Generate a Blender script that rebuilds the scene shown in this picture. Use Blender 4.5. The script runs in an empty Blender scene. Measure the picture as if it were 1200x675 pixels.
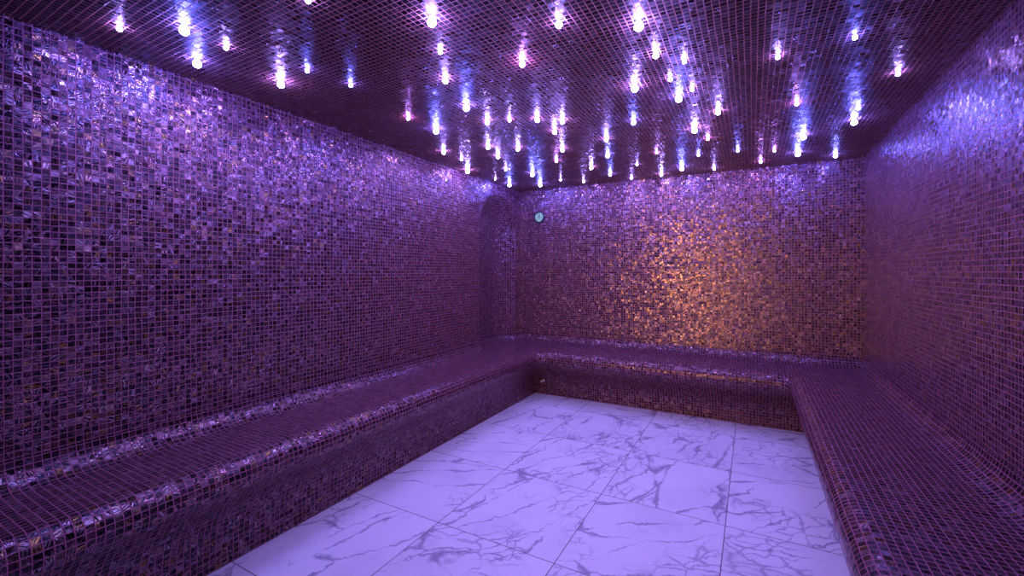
import bpy, bmesh, math, random
from mathutils import Vector

random.seed(7)
sc = bpy.context.scene
COL = sc.collection

# ------------------------------------------------------------------ room dimensions (metres)
XL, XR, YF, YB, H = -2.406, 0.805, -1.15, 4.536, 2.247
CAM_H, FPX, CY, YAW = 1.3, 507.5, 318.66, math.radians(29.0)
PITCH = 0.0243                                   # mosaic pitch
COVE_TOP, SEAT = 0.60, 0.50

# ------------------------------------------------------------------ helpers
def link(name, me, mat=None, parent=None):
    o = bpy.data.objects.new(name, me)
    COL.objects.link(o)
    if mat and me is not None:
        me.materials.append(mat)
    if parent:
        o.parent = parent
    return o

def tag(o, label=None, cat=None, group=None, kind=None):
    if label: o['label'] = label
    if cat: o['category'] = cat
    if group: o['group'] = group
    if kind: o['kind'] = kind
    return o

def grid_mesh(name, rows, uvs, smooth=True, flip=False):
    """rows[i][j] points, uvs[i][j]; quads between them"""
    verts, faces, uvl = [], [], []
    n = len(rows[0])
    for r, ur in zip(rows, uvs):
        verts += [tuple(p) for p in r]
        uvl += [tuple(q) for q in ur]
    for i in range(len(rows) - 1):
        for j in range(n - 1):
            f = [i*n+j, i*n+j+1, (i+1)*n+j+1, (i+1)*n+j]
            faces.append(f[::-1] if flip else f)
    me = bpy.data.meshes.new(name)
    me.from_pydata(verts, [], faces)
    lay = me.uv_layers.new(name='UVMap')
    for lp in me.loops:
        lay.data[lp.index].uv = uvl[lp.vertex_index]
    if smooth:
        me.polygons.foreach_set('use_smooth', [True]*len(me.polygons))
    me.update()
    return me

def lathe(profile, seg, axis='Z', smooth=True, name='lathe'):
    """profile list of (r, h)"""
    bm = bmesh.new()
    rings = []
    for r, h in profile:
        ring = []
        if r < 1e-6:
            ring = [bm.verts.new((0, 0, h))]
        else:
            for k in range(seg):
                a = 2*math.pi*k/seg
                ring.append(bm.verts.new((r*math.cos(a), r*math.sin(a), h)))
        rings.append(ring)
    for a, b in zip(rings[:-1], rings[1:]):
        for k in range(seg):
            k2 = (k+1) % seg
            if len(a) == 1 and len(b) == 1: continue
            if len(a) == 1: bm.faces.new((a[0], b[k], b[k2]))
            elif len(b) == 1: bm.faces.new((a[k], b[0], a[k2]))
            else: bm.faces.new((a[k], b[k], b[k2], a[k2]))
    bmesh.ops.recalc_face_normals(bm, faces=bm.faces[:])
    if axis == 'Y':                               # lathe axis points to -Y (out of the back wall)
        for v in bm.verts:
            x, y, z = v.co
            v.co = (x, -z, y)
    me = bpy.data.meshes.new(name)
    bm.to_mesh(me); bm.free()
    if smooth:
        me.polygons.foreach_set('use_smooth', [True]*len(me.polygons))
    return me

class NT:
    """tiny node builder"""
    def __init__(s, name):
        s.m = bpy.data.materials.new(name); s.m.use_nodes = True
        s.t = s.m.node_tree; s.t.nodes.clear()
    def n(s, typ, ins=None, **kw):
        nd = s.t.nodes.new(typ)
        for k, v in kw.items(): setattr(nd, k, v)
        for k, v in (ins or {}).items():
            sk = nd.inputs[k]
            if isinstance(v, bpy.types.NodeSocket): s.t.links.new(v, sk)
            else: sk.default_value = v
        return nd
    def math(s, op, a, b=0.0, c=None, clamp=False):
        d = {0: a, 1: b}
        if c is not None: d[2] = c
        return s.n('ShaderNodeMath', d, operation=op, use_clamp=clamp).outputs[0]
    def vmath(s, op, a, b=None):
        d = {0: a}
        if b is not None: d[1] = b
        nd = s.n('ShaderNodeVectorMath', d, operation=op)
        return nd.outputs['Value'] if op in ('LENGTH', 'DOT_PRODUCT', 'DISTANCE') else nd.outputs[0]
    def scale(s, a, f):
        nd = s.n('ShaderNodeVectorMath', {0: a}, operation='SCALE')
        if isinstance(f, bpy.types.NodeSocket): s.t.links.new(f, nd.inputs['Scale'])
        else: nd.inputs['Scale'].default_value = f
        return nd.outputs[0]
    def rng(s, v, a, b, c=0.0, d=1.0, smooth=True):
        return s.n('ShaderNodeMapRange', {'Value': v, 'From Min': a, 'From Max': b, 'To Min': c, 'To Max': d},
                   interpolation_type='SMOOTHSTEP' if smooth else 'LINEAR').outputs[0]
    def mix(s, f, a, b):
        nd = s.n('ShaderNodeMix', data_type='RGBA')
        for k, v in ((0, f), (6, a), (7, b)):
            if isinstance(v, bpy.types.NodeSocket): s.t.links.new(v, nd.inputs[k])
            else: nd.inputs[k].default_value = v
        return nd.outputs[2]
    def ramp(s, f, stops, interp='LINEAR'):
        nd = s.n('ShaderNodeValToRGB', {0: f})
        cr = nd.color_ramp; cr.interpolation = interp
        while len(cr.elements) < len(stops): cr.elements.new(0.5)
        for e, (p, c) in zip(cr.elements, stops):
            e.position = p; e.color = c
        return nd.outputs[0]
    def sep(s, v):
        return s.n('ShaderNodeSeparateXYZ', {0: v}).outputs
    def out(s, shader):
        s.n('ShaderNodeOutputMaterial', {'Surface': shader})
        return s.m

def rgb(r, g, b): return (r, g, b, 1.0)

# ------------------------------------------------------------------ materials
def mosaic(name, tilt=0.10, bright=1.0, gold=0.0, rough0=0.10, metal=0.93, grout=(0.42, 0.135, 0.175), line=0.055, seed=0.0, streaky=1.0, spec=0.5):
    T = NT(name)
    uv = T.n('ShaderNodeUVMap', uv_map='UVMap').outputs[0]
    # hand-laid sheets: very slight waviness of the joints
    wob = T.n('ShaderNodeTexNoise', {'Vector': uv, 'Scale': 5.0, 'Detail': 1.0}).outputs['Color']
    wob = T.scale(T.vmath('SUBTRACT', wob, (0.5, 0.5, 0.5)), 0.006)
    q = T.scale(T.vmath('ADD', T.vmath('ADD', uv, wob), (seed, seed*0.7, 0)), 1.0/PITCH)
    tid = T.vmath('FLOOR', q)
    fr = T.vmath('SUBTRACT', q, tid)
    rA = T.n('ShaderNodeTexWhiteNoise', {'Vector': tid}, noise_dimensions='3D').outputs['Color']
    rB = T.n('ShaderNodeTexWhiteNoise', {'Vector': T.vmath('ADD', tid, (91.3, 17.7, 5.1))}, noise_dimensions='3D').outputs['Color']
    a1, a2, a3 = T.sep(rA)[:3]
    b1, b2, b3 = T.sep(rB)[:3]
    fx, fy = T.sep(fr)[:2]
    ex = T.math('MINIMUM', fx, T.math('SUBTRACT', 1.0, fx))
    ey = T.math('MINIMUM', fy, T.math('SUBTRACT', 1.0, fy))
    e = T.math('MINIMUM', ex, ey)
    tile = T.rng(e, line-0.012, line+0.02)
    # stroked glass: stripes run along or across a tile, jittered
    ang = T.math('ADD', T.math('MULTIPLY', T.math('FLOOR', T.math('MULTIPLY', a1, 1.75)), math.pi/2),
                 T.math('MULTIPLY', T.math('SUBTRACT', a2, 0.5), 1.1))
    ctr = T.vmath('SUBTRACT', fr, (0.5, 0.5, 0.0))
    rot = T.n('ShaderNodeVectorRotate', {'Vector': ctr, 'Angle': ang}, rotation_type='Z_AXIS').outputs[0]
    st = T.vmath('ADD', T.vmath('MULTIPLY', rot, (0.9, 5.4, 1.0)), T.scale(rB, 43.0))
    noi = T.n('ShaderNodeTexNoise', {'Vector': st, 'Scale': 1.0, 'Detail': 3.0, 'Roughness': 0.55, 'Distortion': 0.7}).outputs['Fac']
    streak = T.rng(noi, 0.48, 0.58)
    amp = T.math('ADD', T.math('MULTIPLY', b1, 0.85), 0.12)
    samp = T.math('MULTIPLY', T.math('MULTIPLY', streak, amp), streaky, clamp=True)
    B = bright
    dark = T.ramp(a3, [(0.0, rgb(.003*B, .002*B, .006*B)), (0.35, rgb(.010*B, .006*B, .014*B)), (0.62, rgb(.022*B, .012*B, .022*B)),
                       (0.85, rgb(.06*B, .03*B, .045*B)), (1.0, rgb(.20*B, .11*B, .13*B))])
    scol = T.ramp(b2, [(0.0, rgb(.70*B, .36*B, .32*B)), (0.35, rgb(.66*B, .40*B, .48*B)), (0.7, rgb(.76*B, .60*B, .62*B)),
                       (0.9, rgb(.70*B, .40*B, .20*B)), (1.0, rgb(.80*B, .50*B, .12*B))])
    base = T.mix(samp, dark, scol)
    if gold:
        gm = T.math('MULTIPLY', T.rng(b3, 1.0-gold, 1.0-gold+0.02), 0.75)
        base = T.mix(gm, base, rgb(.42, .22, .07))
    col = T.mix(tile, rgb(*grout), base)
    # every tile sits at its own slight angle
    geo = T.n('ShaderNodeNewGeometry').outputs['Normal']
    jit = T.scale(T.vmath('SUBTRACT', rB, (0.5, 0.5, 0.5)), T.math('MULTIPLY', tile, tilt))
    nrm = T.vmath('NORMALIZE', T.vmath('ADD', geo, jit))
    hgt = T.math('ADD', T.math('MULTIPLY', tile, 1.0), T.math('MULTIPLY', noi, 1.3))
    bmp = T.n('ShaderNodeBump', {'Strength': 0.5, 'Distance': 0.0014, 'Height': hgt, 'Normal': nrm}).outputs[0]
    met = T.math('MULTIPLY', T.math('MULTIPLY', tile, metal), T.math('ADD', T.math('MULTIPLY', samp, 0.35), 0.65))
    rg = T.math('ADD', T.math('MULTIPLY', T.math('SUBTRACT', 1.0, tile), 0.6),
                T.math('ADD', T.math('MULTIPLY', b3, 0.24), rough0), clamp=True)
    bs = T.n('ShaderNodeBsdfPrincipled', {'Base Color': col, 'Metallic': met, 'Roughness': rg, 'IOR': 1.52, 'Specular IOR Level': spec, 'Normal': bmp})
    return T.out(bs.outputs[0])

def marble():
    T = NT('calacatta_marble')
    pos = T.n('ShaderNodeTexCoord').outputs['Object']
    GX, GY, X0, Y0 = 0.652, 0.690, -1.424, 1.090
    q = T.vmath('DIVIDE', T.vmath('SUBTRACT', pos, (X0, Y0, 0)), (GX, GY, 1.0))
    tid = T.vmath('FLOOR', q)
    fr = T.vmath('SUBTRACT', q, tid)
    r = T.n('ShaderNodeTexWhiteNoise', {'Vector': tid}, noise_dimensions='3D').outputs['Color']
    r1, r2, r3 = T.sep(r)[:3]
    fx, fy = T.sep(fr)[:2]
    ex = T.math('MULTIPLY', T.math('MINIMUM', fx, T.math('SUBTRACT', 1.0, fx)), GX)
    ey = T.math('MULTIPLY', T.math('MINIMUM', fy, T.math('SUBTRACT', 1.0, fy)), GY)
    joint = T.rng(T.math('MINIMUM', ex, ey), 0.0012, 0.0026)
    loc = T.vmath('MULTIPLY', T.vmath('SUBTRACT', fr, (.5, .5, 0)), (GX, GY, 1.0))
    ang = T.math('ADD', T.math('MULTIPLY', r1, 1.5), -0.1)
    rot = T.n('ShaderNodeVectorRotate', {'Vector': loc, 'Angle': ang}, rotation_type='Z_AXIS').outputs[0]
    p = T.vmath('ADD', rot, T.scale(r, 31.0))
    warp = T.n('ShaderNodeTexNoise', {'Vector': p, 'Scale': 3.5, 'Detail': 4.0, 'Roughness': 0.6}).outputs['Color']
    fine = T.n('ShaderNodeTexNoise', {'Vector': p, 'Scale': 16.0, 'Detail': 5.0, 'Roughness': 0.65}).outputs['Color']
    pw = T.vmath('ADD', p, T.scale(T.vmath('SUBTRACT', warp, (.5, .5, .5)), 0.17))
    pw = T.vmath('ADD', pw, T.scale(T.vmath('SUBTRACT', fine, (.5, .5, .5)), 0.062))
    # long thin veins: stretched voronoi edges
    v1 = T.n('ShaderNodeTexVoronoi', {'Vector': T.vmath('MULTIPLY', pw, (5.0, 1.3, 1.0)), 'Scale': 1.0}, feature='DISTANCE_TO_EDGE').outputs['Distance']
    v2 = T.n('ShaderNodeTexVoronoi', {'Vector': T.vmath('MULTIPLY', pw, (15.0, 8.0, 1.0)), 'Scale': 1.0}, feature='DISTANCE_TO_EDGE').outputs['Distance']
    patch = T.n('ShaderNodeTexNoise', {'Vector': p, 'Scale': 2.2, 'Detail': 2.0}).outputs['Fac']
    pm = T.rng(patch, 0.48, 0.62)
    thick = T.n('ShaderNodeTexNoise', {'Vector': p, 'Scale': 5.0, 'Detail': 3.0}).outputs['Fac']
    w1 = T.rng(thick, 0.40, 0.78, 0.010, 0.085)
    vein1 = T.math('MULTIPLY', T.math('SUBTRACT', 1.0, T.math('DIVIDE', v1, w1), clamp=True), T.rng(thick, 0.32, 0.52, 0.12, 1.0))
    vein2 = T.math('MULTIPLY', T.math('SUBTRACT', 1.0, T.math('DIVIDE', v2, 0.075), clamp=True), pm)
    cloud = T.n('ShaderNodeTexNoise', {'Vector': pw, 'Scale': 3.0, 'Detail': 5.0, 'Roughness': 0.6}).outputs['Fac']
    c = T.mix(T.rng(cloud, 0.42, 0.72, 0.0, 0.40), rgb(.86, .84, .85), rgb(.60, .58, .64))
    c = T.mix(T.math('MULTIPLY', vein1, 0.85), c, rgb(.20, .18, .27))
    c = T.mix(T.math('MULTIPLY', vein2, 0.75), c, rgb(.24, .21, .31))
    c = T.mix(T.math('MULTIPLY', r3, 0.10), c, rgb(.62, .60, .66))
    c = T.mix(joint, rgb(.10, .045, .06), c)
    bmp = T.n('ShaderNodeBump', {'Strength': 0.4, 'Distance': 0.001, 'Height': joint}).outputs[0]
    bs = T.n('ShaderNodeBsdfPrincipled', {'Base Color': c, 'Roughness': 0.38, 'IOR': 1.5, 'Normal': bmp})
    return T.out(bs.outputs[0])

def simple(name, col, rough=0.4, metal=0.0, noise=0.0):
    T = NT(name)
    pos = T.n('ShaderNodeTexCoord').outputs['Object']
    no = T.n('ShaderNodeTexNoise', {'Vector': pos, 'Scale': 60.0, 'Detail': 2.0}).outputs['Fac']
    c = T.mix(T.math('MULTIPLY', no, noise), rgb(*col), rgb(*[x*0.4 for x in col]))
    bs = T.n('ShaderNodeBsdfPrincipled', {'Base Color': c, 'Roughness': rough, 'Metallic': metal})
    return T.out(bs.outputs[0])

def glow(name, col, strength):
    T = NT(name)
    em = T.n('ShaderNodeEmission', {'Color': rgb(*col), 'Strength': strength})
    return T.out(em.outputs[0])

M_LEFT = mosaic('mosaic_left_wall', tilt=0.17, bright=1.05, seed=0.0)
M_BACK = mosaic('mosaic_back_wall', tilt=0.15, bright=1.1, seed=3.1)
M_RIGHT = mosaic('mosaic_right_wall', tilt=0.13, bright=0.95, seed=6.3)
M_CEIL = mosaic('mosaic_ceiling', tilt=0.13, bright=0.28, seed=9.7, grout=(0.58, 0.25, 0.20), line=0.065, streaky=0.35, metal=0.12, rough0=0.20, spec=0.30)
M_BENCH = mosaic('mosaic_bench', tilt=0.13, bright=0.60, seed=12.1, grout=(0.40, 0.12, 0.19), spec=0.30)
M_FLOOR = marble()
M_PLAIN = simple('dark_plaster', (.05, .03, .05), 0.7, 0.0, 0.3)
M_METAL = simple('brushed_steel', (.55, .55, .60), 0.25, 1.0, 0.2)
M_RIM = simple('dark_blue_rim', (.006, .008, .05), 0.3, 0.2, 0.2)
M_HUB = simple('black_hub', (.01, .01, .015), 0.4, 0.0, 0.0)

# ------------------------------------------------------------------ setting: floor, ceiling, walls
def rect(name, p00, p10, p11, p01, uvf, mat, n=(1, 1)):
    rows, uvs = [], []
    p00, p10, p11, p01 = map(Vector, (p00, p10, p11, p01))
    for i in range(n[1]+1):
        a = p00.lerp(p01, i/n[1]); b = p10.lerp(p11, i/n[1])
        rows.append([a.lerp(b, j/n[0]) for j in range(n[0]+1)])
        uvs.append([uvf(p) for p in rows[-1]])
    return tag(link(name, grid_mesh(name, rows, uvs, smooth=False), mat), kind='structure')

floor = rect('floor', (XL, YF, 0), (XR, YF, 0), (XR, YB, 0), (XL, YB, 0), lambda p: (p.x, p.y), M_FLOOR)
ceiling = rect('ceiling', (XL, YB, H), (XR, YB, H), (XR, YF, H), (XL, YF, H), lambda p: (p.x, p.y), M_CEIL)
wall_back = rect('wall_back', (XL, YB, 0), (XR, YB, 0), (XR, YB, H), (XL, YB, H), lambda p: (p.x, p.z), M_BACK)
wall_right = rect('wall_right', (XR, YB, 0), (XR, YF, 0), (XR, YF, H), (XR, YB, H), lambda p: (p.y, p.z), M_RIGHT)

# arched recess in the left wall, by the back corner
NY, NR, NZ, ND = 4.05, 0.385, 1.755, 0.17
def recess(y, z):
    r = abs(y-NY)/NR if z <= NZ else math.hypot(y-NY, z-NZ)/NR
    if r >= 1: return 0.0
    s = min(1.0, (1-r)/0.75)
    return ND*math.sin(s*math.pi/2)

def left_patch(name, ys, zs, keep=lambda y, z: True):
    bm_rows = [[Vector((XL-recess(y, z), y, z)) for y in ys] for z in zs]
    uvs = [[(y, z) for y in ys] for z in zs]
    return bm_rows, uvs

def frange(a, b, n): return [a+(b-a)*i/n for i in range(n+1)]
Y0N = NY-NR-0.02
rows, uvs = left_patch('wall_left', [YF, 0.5, 2.0, Y0N], frange(0.0, H, 4))
me1 = grid_mesh('wall_left', rows, uvs, smooth=False)
wall_left = tag(link('wall_left', me1, M_LEFT), kind='structure')
# finely divided end of the wall that carries the recess
ysf, zsf = frange(Y0N, YB, 110), frange(COVE_TOP, H, 190)
rows, uvs = left_patch('niche_wall', ysf, zsf)
me2 = grid_mesh('niche', rows, uvs, smooth=True)
bm = bmesh.new(); bm.from_mesh(me2)
lay = bm.loops.layers.uv.active
inside = [f for f in bm.faces if recess(f.calc_center_median().y, f.calc_center_median().z) > 1e-4]
ins = set(inside)
bmn = bm.copy()
bmesh.ops.delete(bm, geom=inside, context='FACES')
outs = [f for f in bmn.faces if recess(f.calc_center_median().y, f.calc_center_median().z) <= 1e-4]
bmesh.ops.delete(bmn, geom=outs, context='FACES')
mp = bpy.data.meshes.new('niche'); bmn.to_mesh(mp); bmn.free()
niche = link('niche', mp, M_LEFT, wall_left)
niche['label'] = 'round-arched tiled recess in the left wall'
# merge the flat surround into the wall mesh
bm.free()
bm = bmesh.new(); bm.from_mesh(me1)
surround = bpy.data.meshes.new('s')
bm2 = bmesh.new(); bm2.from_mesh(me2)
d = [f for f in bm2.faces if recess(f.calc_center_median().y, f.calc_center_median().z) > 1e-4]
bmesh.ops.delete(bm2, geom=d, context='FACES'); bm2.to_mesh(surround); bm2.free()
bm.from_mesh(surround); bm.to_mesh(me1); bm.free()

# front wall (behind the camera) with its doorway
DX0, DX1, DZ = -1.20, -0.25, 2.02
fr_v = [(XL, YF, 0), (DX0, YF, 0), (DX0, YF, DZ), (DX0, YF, H), (XL, YF, H),
        (DX1, YF, 0), (XR, YF, 0), (XR, YF, H), (DX1, YF, H), (DX1, YF, DZ)]
fme = bpy.data.meshes.new('wall_front')
fme.from_pydata(fr_v, [], [(0, 4, 3, 1), (5, 8, 7, 6), (2, 3, 8, 9)])
fl = fme.uv_layers.new(name='UVMap')
for lp in fme.loops:
    v = fme.vertices[lp.vertex_index].co
    fl.data[lp.index].uv = (v.x, v.z)
tag(link('wall_front', fme, M_RIGHT), kind='structure')

# ------------------------------------------------------------------ the built-in bench (left, back and right runs)
NOSE = 0.08
DIM = {'left': (0.515, 0.366), 'back': (0.580, 0.335), 'right': (0.553, 0.41)}   # seat depth, base depth
def profile(D, base):
    """list of (d, z) from the wall down to the floor"""
    cove = []
    for k in range(9):
        a = math.pi/2*k/8
        cove.append((0.1-0.1*math.cos(a), COVE_TOP-0.1*math.sin(a)))
    seat = [(0.1+(D-NOSE-0.1)*k/8, SEAT) for k in range(1, 9)]
    nose = []
    for k in range(1, 14):
        a = math.radians(90-130*k/13)
        nose.append((D-NOSE+NOSE*math.cos(a), SEAT-NOSE+NOSE*math.sin(a)))
    P0 = Vector(nose[-1]); t = Vector((-.643, -.766))
    P1 = P0+t*0.12; P2 = Vector((base, 0.24)); P3 = Vector((base, 0.10))
    low = []
    for k in range(1, 15):
        u = k/14
        p = P0*(1-u)**3+P1*3*u*(1-u)**2+P2*3*u*u*(1-u)+P3*u**3
        low.append((p.x, p.y))
    low.append((base, 0.0))
    pts = cove+seat+nose+low
    cuts = (len(cove)-1, len(cove)+len(seat)+len(nose)-1, len(pts)-1)
    return pts, cuts
PL, CUT = profile(*DIM['left']); PB, _ = profile(*DIM['back']); PR, _ = profile(*DIM['right'])
NP = len(PL)
def arcs(P):
    s, out = 0.0, [0.0]
    for a, b in zip(P[:-1], P[1:]):
        s += math.hypot(b[0]-a[0], b[1]-a[1]); out.append(s)
    return out
def sm(x, a, b):
    t = min(1, max(0, (x-a)/(b-a))); return t*t*(3-2*t)

def ring(i):
    """three point lists (left, back, right run) of profile point i, mitred and rounded at the two corners"""
    z = PL[i][1]
    x0, y1, x1 = XL+PL[i][0], YB-PB[i][0], XR-PR[i][0]
    rho = min(0.10, 0.9*PL[i][0])*(0.05+0.95*sm(z, 0.10, 0.36))
    NA = 6
    def arc(cx, cy, a0, a1):
        return [Vector((cx+rho*math.cos(a0+(a1-a0)*k/NA), cy+rho*math.sin(a0+(a1-a0)*k/NA), z)) for k in range(NA+1)]
    L = []
    dn = PL[i][0]
    for k in range(181):
        y = YF+(y1-rho-YF)*k/180
        off = recess(y, COVE_TOP)*(1-sm(dn, 0.10, 0.34)) if i <= CUT[1] else 0.0
        L.append(Vector((x0-off, y, z)))
    L += arc(x0+rho, y1-rho, math.pi, math.pi*0.75)[1:]
    Bk = arc(x0+rho, y1-rho, math.pi*0.75, math.pi*0.5)
    Bk += [Vector((x0+rho+(x1-rho-x0-rho)*k/60, y1, z)) for k in range(1, 61)]
    Bk += arc(x1-rho, y1-rho, math.pi*0.5, math.pi*0.25)[1:]
    R = arc(x1-rho, y1-rho, math.pi*0.25, 0.0)
    R += [Vector((x1, y1-rho+(YF-y1+rho)*k/120, z)) for k in range(1, 121)]
    return L, Bk, R

bench = bpy.data.objects.new('tiled_bench', None); COL.objects.link(bench)
bench.location = (0, 0, 0)
tag(bench, 'long U-shaped built-in bench clad in dark iridescent mosaic along three walls', 'bench')
rings = [ring(i) for i in range(NP)]
PARTS = (('cove', 0, CUT[0]), ('seat', CUT[0], CUT[1]), ('front_panel', CUT[1], CUT[2]))
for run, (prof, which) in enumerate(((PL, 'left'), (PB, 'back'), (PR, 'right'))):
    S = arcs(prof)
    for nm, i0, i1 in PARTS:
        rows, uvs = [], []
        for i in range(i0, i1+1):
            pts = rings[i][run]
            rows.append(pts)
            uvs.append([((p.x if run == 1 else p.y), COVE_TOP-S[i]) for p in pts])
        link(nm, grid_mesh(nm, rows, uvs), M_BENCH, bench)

# ------------------------------------------------------------------ camera
cam_d = bpy.data.cameras.new('camera')
cam = bpy.data.objects.new('camera', cam_d); COL.objects.link(cam)
cam.location = (0, 0, CAM_H)
cam.rotation_euler = (math.pi/2, 0, YAW)
cam_d.sensor_width = 36.0
cam_d.lens = FPX/1200*36.0
cam_d.shift_y = -(337.5-CY)/1200
cam_d.clip_start = 0.02
sc.camera = cam

# ------------------------------------------------------------------ ceiling star lights
def ceiling_point(px, py, z):
    fw = Vector((-math.sin(YAW), math.cos(YAW), 0)); rt = Vector((math.cos(YAW), math.sin(YAW), 0))
    d = fw+rt*((px-600)/FPX)+Vector((0, 0, 1))*((CY-py)/FPX)
    s = (z-CAM_H)/d.z
    return d*s+Vector((0, 0, CAM_H))

# (photo x, photo y, size, tint): sizes 0 tiny .. 3 large; tints v violet-white, b blue, m magenta
LIGHTS = [
 (140,34,1,'v'),(216,36,3,'b'),(231,75,3,'b'),(265,56,1,'v'),(329,99,3,'v'),(360,83,1,'b'),(361,1,1,'v'),
 (411,100,1,'b'),(506,26,3,'v'),(516,61,1,'v'),(522,95,2,'v'),(546.5,127,3,'b'),(478.5,139,1,'m'),(511,154,3,'b'),
 (520,179,2,'v'),(541,187,1,'v'),(548,201,3,'v'),(571,144,2,'v'),(572,173,2,'v'),(583.5,184,2,'v'),(592.5,199,1,'v'),
 (580.5,210,0,'v'),(597,217,3,'b'),(597,141,1,'v'),(607,175,2,'v'),(624,205,3,'b'),(633,217,3,'b'),(612,75,2,'m'),
 (655,29,2,'v'),(629.5,141,2,'v'),(659,143,2,'v'),(650,155,2,'v'),(659,176,2,'v'),(652,189,1,'m'),(657,211,0,'v'),
 (684,213,1,'v'),(693,197,2,'v'),(748.5,31,3,'v'),(768.5,65,2,'v'),(802,72,1,'v'),(744,104,3,'v'),(785.5,93,1,'v'),
 (811,105,1,'v'),(795.5,116,3,'b'),(742.5,144,2,'b'),(710.5,164,2,'v'),(712,183,2,'b'),(715,205,2,'b'),(740,209,1,'v'),
 (746.5,193,0,'v'),(769.5,179,0,'m'),(775,205,2,'v'),(799,198,3,'b'),(814,153,3,'v'),(841.5,132,2,'v'),(829.5,163,1,'m'),
 (818.5,182,1,'b'),(837,198,1,'v'),(864.5,177,1,'b'),(891.5,190,1,'m'),(907.5,177,0,'m'),(911.5,67,1,'v'),(933.5,122,1,'m'),
 (941.5,161,3,'b'),(935,181,3,'b'),(1002,44,1,'b'),(1001,143.5,3,'b'),(1006,127,1,'b'),(1052.5,87,1,'v'),(979,183,2,'b'),
 (497,-16,3,'b'),
]
SIZE = {0: (0.0072, 'tiny'), 1: (0.0092, 'small'), 2: (0.0130, 'medium'), 3: (0.0172, 'large bright')}
POWER = {0: 0.15, 1: 0.35, 2: 0.7, 3: 1.3}
BEAM = 4.9
TINT = {'v': ((0.30, 0.20, 1.0), 'violet-white'), 'b': ((0.13, 0.13, 1.0), 'bluish'), 'm': ((0.45, 0.19, 1.0), 'pinkish-violet')}
STRENGTH = 280.0
M_GLOW = {k: glow('lit_crystal_'+v[1].replace('-', '_'), v[0], STRENGTH) for k, v in TINT.items()}
BEAM_COL = {'v': (0.47, 0.36, 1.0), 'b': (0.26, 0.25, 1.0), 'm': (0.70, 0.28, 1.0)}
def drop_profile(r):
    return [(0.0, -0.002), (r*0.55, -0.003), (r*0.62, -0.40*r), (r*0.84, -0.80*r), (r, -1.25*r),
            (r*0.88, -1.75*r), (r*0.5, -2.08*r), (0.0, -2.2*r)]
protos = {}
def make_light(size, tint):
    key = (size, tint)
    r = SIZE[size][0]
    if key not in protos:
        root = bpy.data.objects.new('ceiling_light', None)
        c = lathe([(0.0, 0.0), (r*0.85, 0.0), (r*0.85, -0.0015), (r*0.65, -0.003), (0.0, -0.003)], 16, name='collar')
        d = lathe(drop_profile(r), 10, smooth=False, name='crystal')
        COL.objects.link(root)
        sl = bpy.data.lights.new('beam', 'SPOT')
        sl.energy = BEAM*POWER[size]; sl.color = BEAM_COL[tint]; sl.spot_size = math.radians(165); sl.spot_blend = 1.0
        sl.shadow_soft_size = 0.006
        so = bpy.data.objects.new('beam', sl); COL.objects.link(so); so.parent = root
        so.location = (0, 0, -2.2*r-0.008)
        extra = ()
        if size == 3 and tint == 'b':                # unseen point light added below the fitting for a blue halo on the ceiling
            pl = bpy.data.lights.new('added_blue_halo', 'POINT')
            pl.energy = 0.7; pl.color = (0.10, 0.12, 1.0); pl.shadow_soft_size = 0.035
            po = bpy.data.objects.new('added_blue_halo', pl); COL.objects.link(po); po.parent = root
            po.location = (0, 0, -2.2*r-0.06)
            extra = (po,)
        protos[key] = (root, link('collar', c, M_METAL, root), link('crystal', d, M_GLOW[tint], root), so)+extra
        return root
    src = protos[key]
    root = src[0].copy(); COL.objects.link(root)
    for ch in src[1:]:
        k = ch.copy(); COL.objects.link(k); k.parent = root
    return root

ORD = ['', 'first', 'second', 'third', 'fourth', 'fifth', 'sixth', 'seventh', 'eighth', 'ninth', 'tenth', 'eleventh', 'twelfth',
       'thirteenth', 'fourteenth', 'fifteenth', 'sixteenth']
placed = []
for (px, py, size, tint) in LIGHTS:
    r = SIZE[size][0]
    p = ceiling_point(px, py, H-1.25*r)
    o = make_light(size, tint)
    o.location = (p.x, p.y, H)
    placed.append((o, px, py, size, tint))
# name each light by its level in the picture of the ceiling and its turn from the left
BANDS = [(-99, 45, 'nearest row overhead'), (45, 85, 'second row from the viewer'), (85, 120, 'third row from the viewer'),
         (120, 150, 'fourth row from the viewer'), (150, 178, 'fifth row from the viewer'), (178, 195, 'third row from the back wall'),
         (195, 206.5, 'last row but one'), (206.5, 999, 'last row at the back wall')]
for a, b, nm in BANDS:
    row = sorted([q for q in placed if a <= q[2] < b], key=lambda q: q[1])
    for k, (o, px, py, size, tint) in enumerate(row):
        tag(o, '%s %s crystal ceiling light, %s from left in %s' % (SIZE[size][1], TINT[tint][1], ORD[k+1], nm),
            'ceiling light', 'crystal star lights on the mosaic ceiling')

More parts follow.
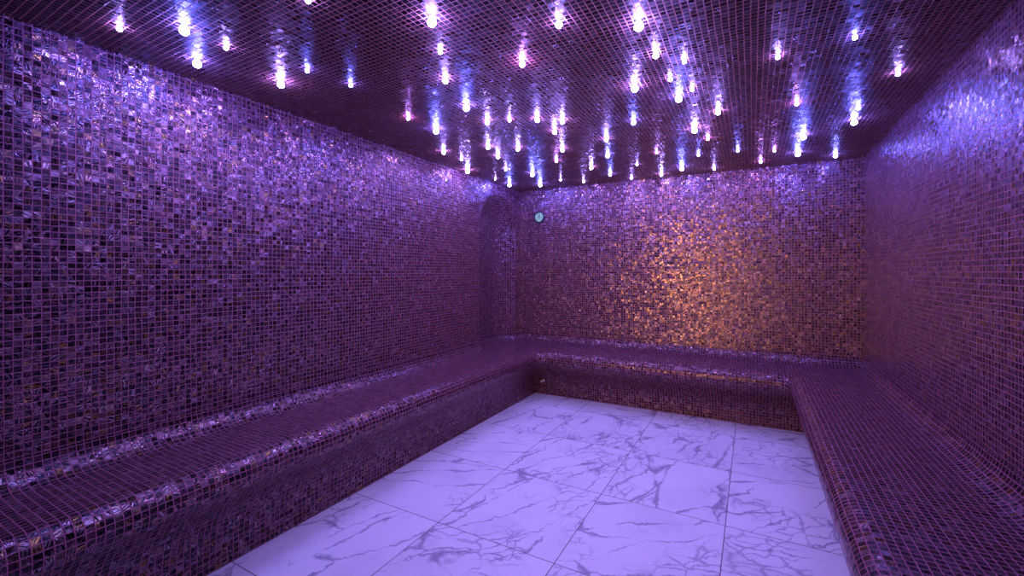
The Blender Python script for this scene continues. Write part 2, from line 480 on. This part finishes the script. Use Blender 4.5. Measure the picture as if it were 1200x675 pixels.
# ------------------------------------------------------------------ small fittings on the tiles
dial = bpy.data.objects.new('wall_dial', None); COL.objects.link(dial)
dial.location = (-2.148, YB, 1.933)
tag(dial, 'small round pale green dial with dark blue rim high on the back wall', 'dial')
R = 0.066
link('rim', lathe([(R*0.80, 0.0), (R, 0.0), (R*1.02, 0.012), (R*0.96, 0.022), (R*0.85, 0.024), (R*0.82, 0.016), (R*0.80, 0.0)], 40, 'Y'), M_RIM, dial)
def dial_face():
    T = NT('pale_green_dial')
    pos = T.n('ShaderNodeTexCoord').outputs['Object']
    w = T.n('ShaderNodeTexNoise', {'Vector': T.vmath('MULTIPLY', pos, (70.0, 1.0, 6.0)), 'Scale': 1.0, 'Detail': 1.0}).outputs['Fac']
    c = T.mix(T.rng(w, .35, .65), rgb(.30, .62, .22), rgb(.55, .95, .38))  # vertical bands of reflection painted into the green
    bs = T.n('ShaderNodeBsdfPrincipled', {'Base Color': c, 'Roughness': 0.25, 'Emission Color': rgb(.12, .36, .26), 'Emission Strength': 0.18})  # slight emission added to lift the green under violet light
    return T.out(bs.outputs[0])
link('face', lathe([(0.0, 0.013), (R*0.5, 0.012), (R*0.84, 0.010)], 40, 'Y'), dial_face(), dial)
link('hub', lathe([(0.0, 0.018), (0.006, 0.017), (0.008, 0.010)], 16, 'Y'), M_HUB, dial)

knob = bpy.data.objects.new('steam_nozzle', None); COL.objects.link(knob)
knob.location = (-1.952, YB-0.342, 0.142)
tag(knob, 'small shiny round fitting low on back bench front near the left corner', 'nozzle')
link('flange', lathe([(0.0, 0.0), (0.024, 0.0), (0.024, 0.004), (0.014, 0.008), (0.0, 0.008)], 24, 'Y'), M_METAL, knob)
link('knob', lathe([(0.0, 0.005), (0.009, 0.006), (0.011, 0.016), (0.016, 0.022), (0.018, 0.030), (0.014, 0.040), (0.0, 0.044)], 24, 'Y'), M_METAL, knob)

# ------------------------------------------------------------------ lamp in the corridor beyond the doorway, sky
la = bpy.data.lights.new('corridor_lamp', 'AREA')
la.shape = 'RECTANGLE'; la.size = 0.5; la.size_y = 1.9; la.spread = math.radians(60)
la.color = (1.0, 0.52, 0.16); la.energy = 6.5
lo = bpy.data.objects.new('corridor_lamp', la); COL.objects.link(lo)
lo.location = ((DX0+DX1)/2, YF-0.05, 1.02)
lo.rotation_euler = (math.pi/2, 0, 0)            # faces +Y
w = bpy.data.worlds.new('world'); sc.world = w; w.use_nodes = True
w.node_tree.nodes['Background'].inputs[0].default_value = (0.10, 0.05, 0.20, 1)
w.node_tree.nodes['Background'].inputs[1].default_value = 0.05

sc.view_settings.view_transform = 'Standard'
sc.view_settings.look = 'None'
sc.view_settings.exposure = 0.0
sc.cycles.use_denoising = True
sc.cycles.sample_clamp_indirect = 6.0
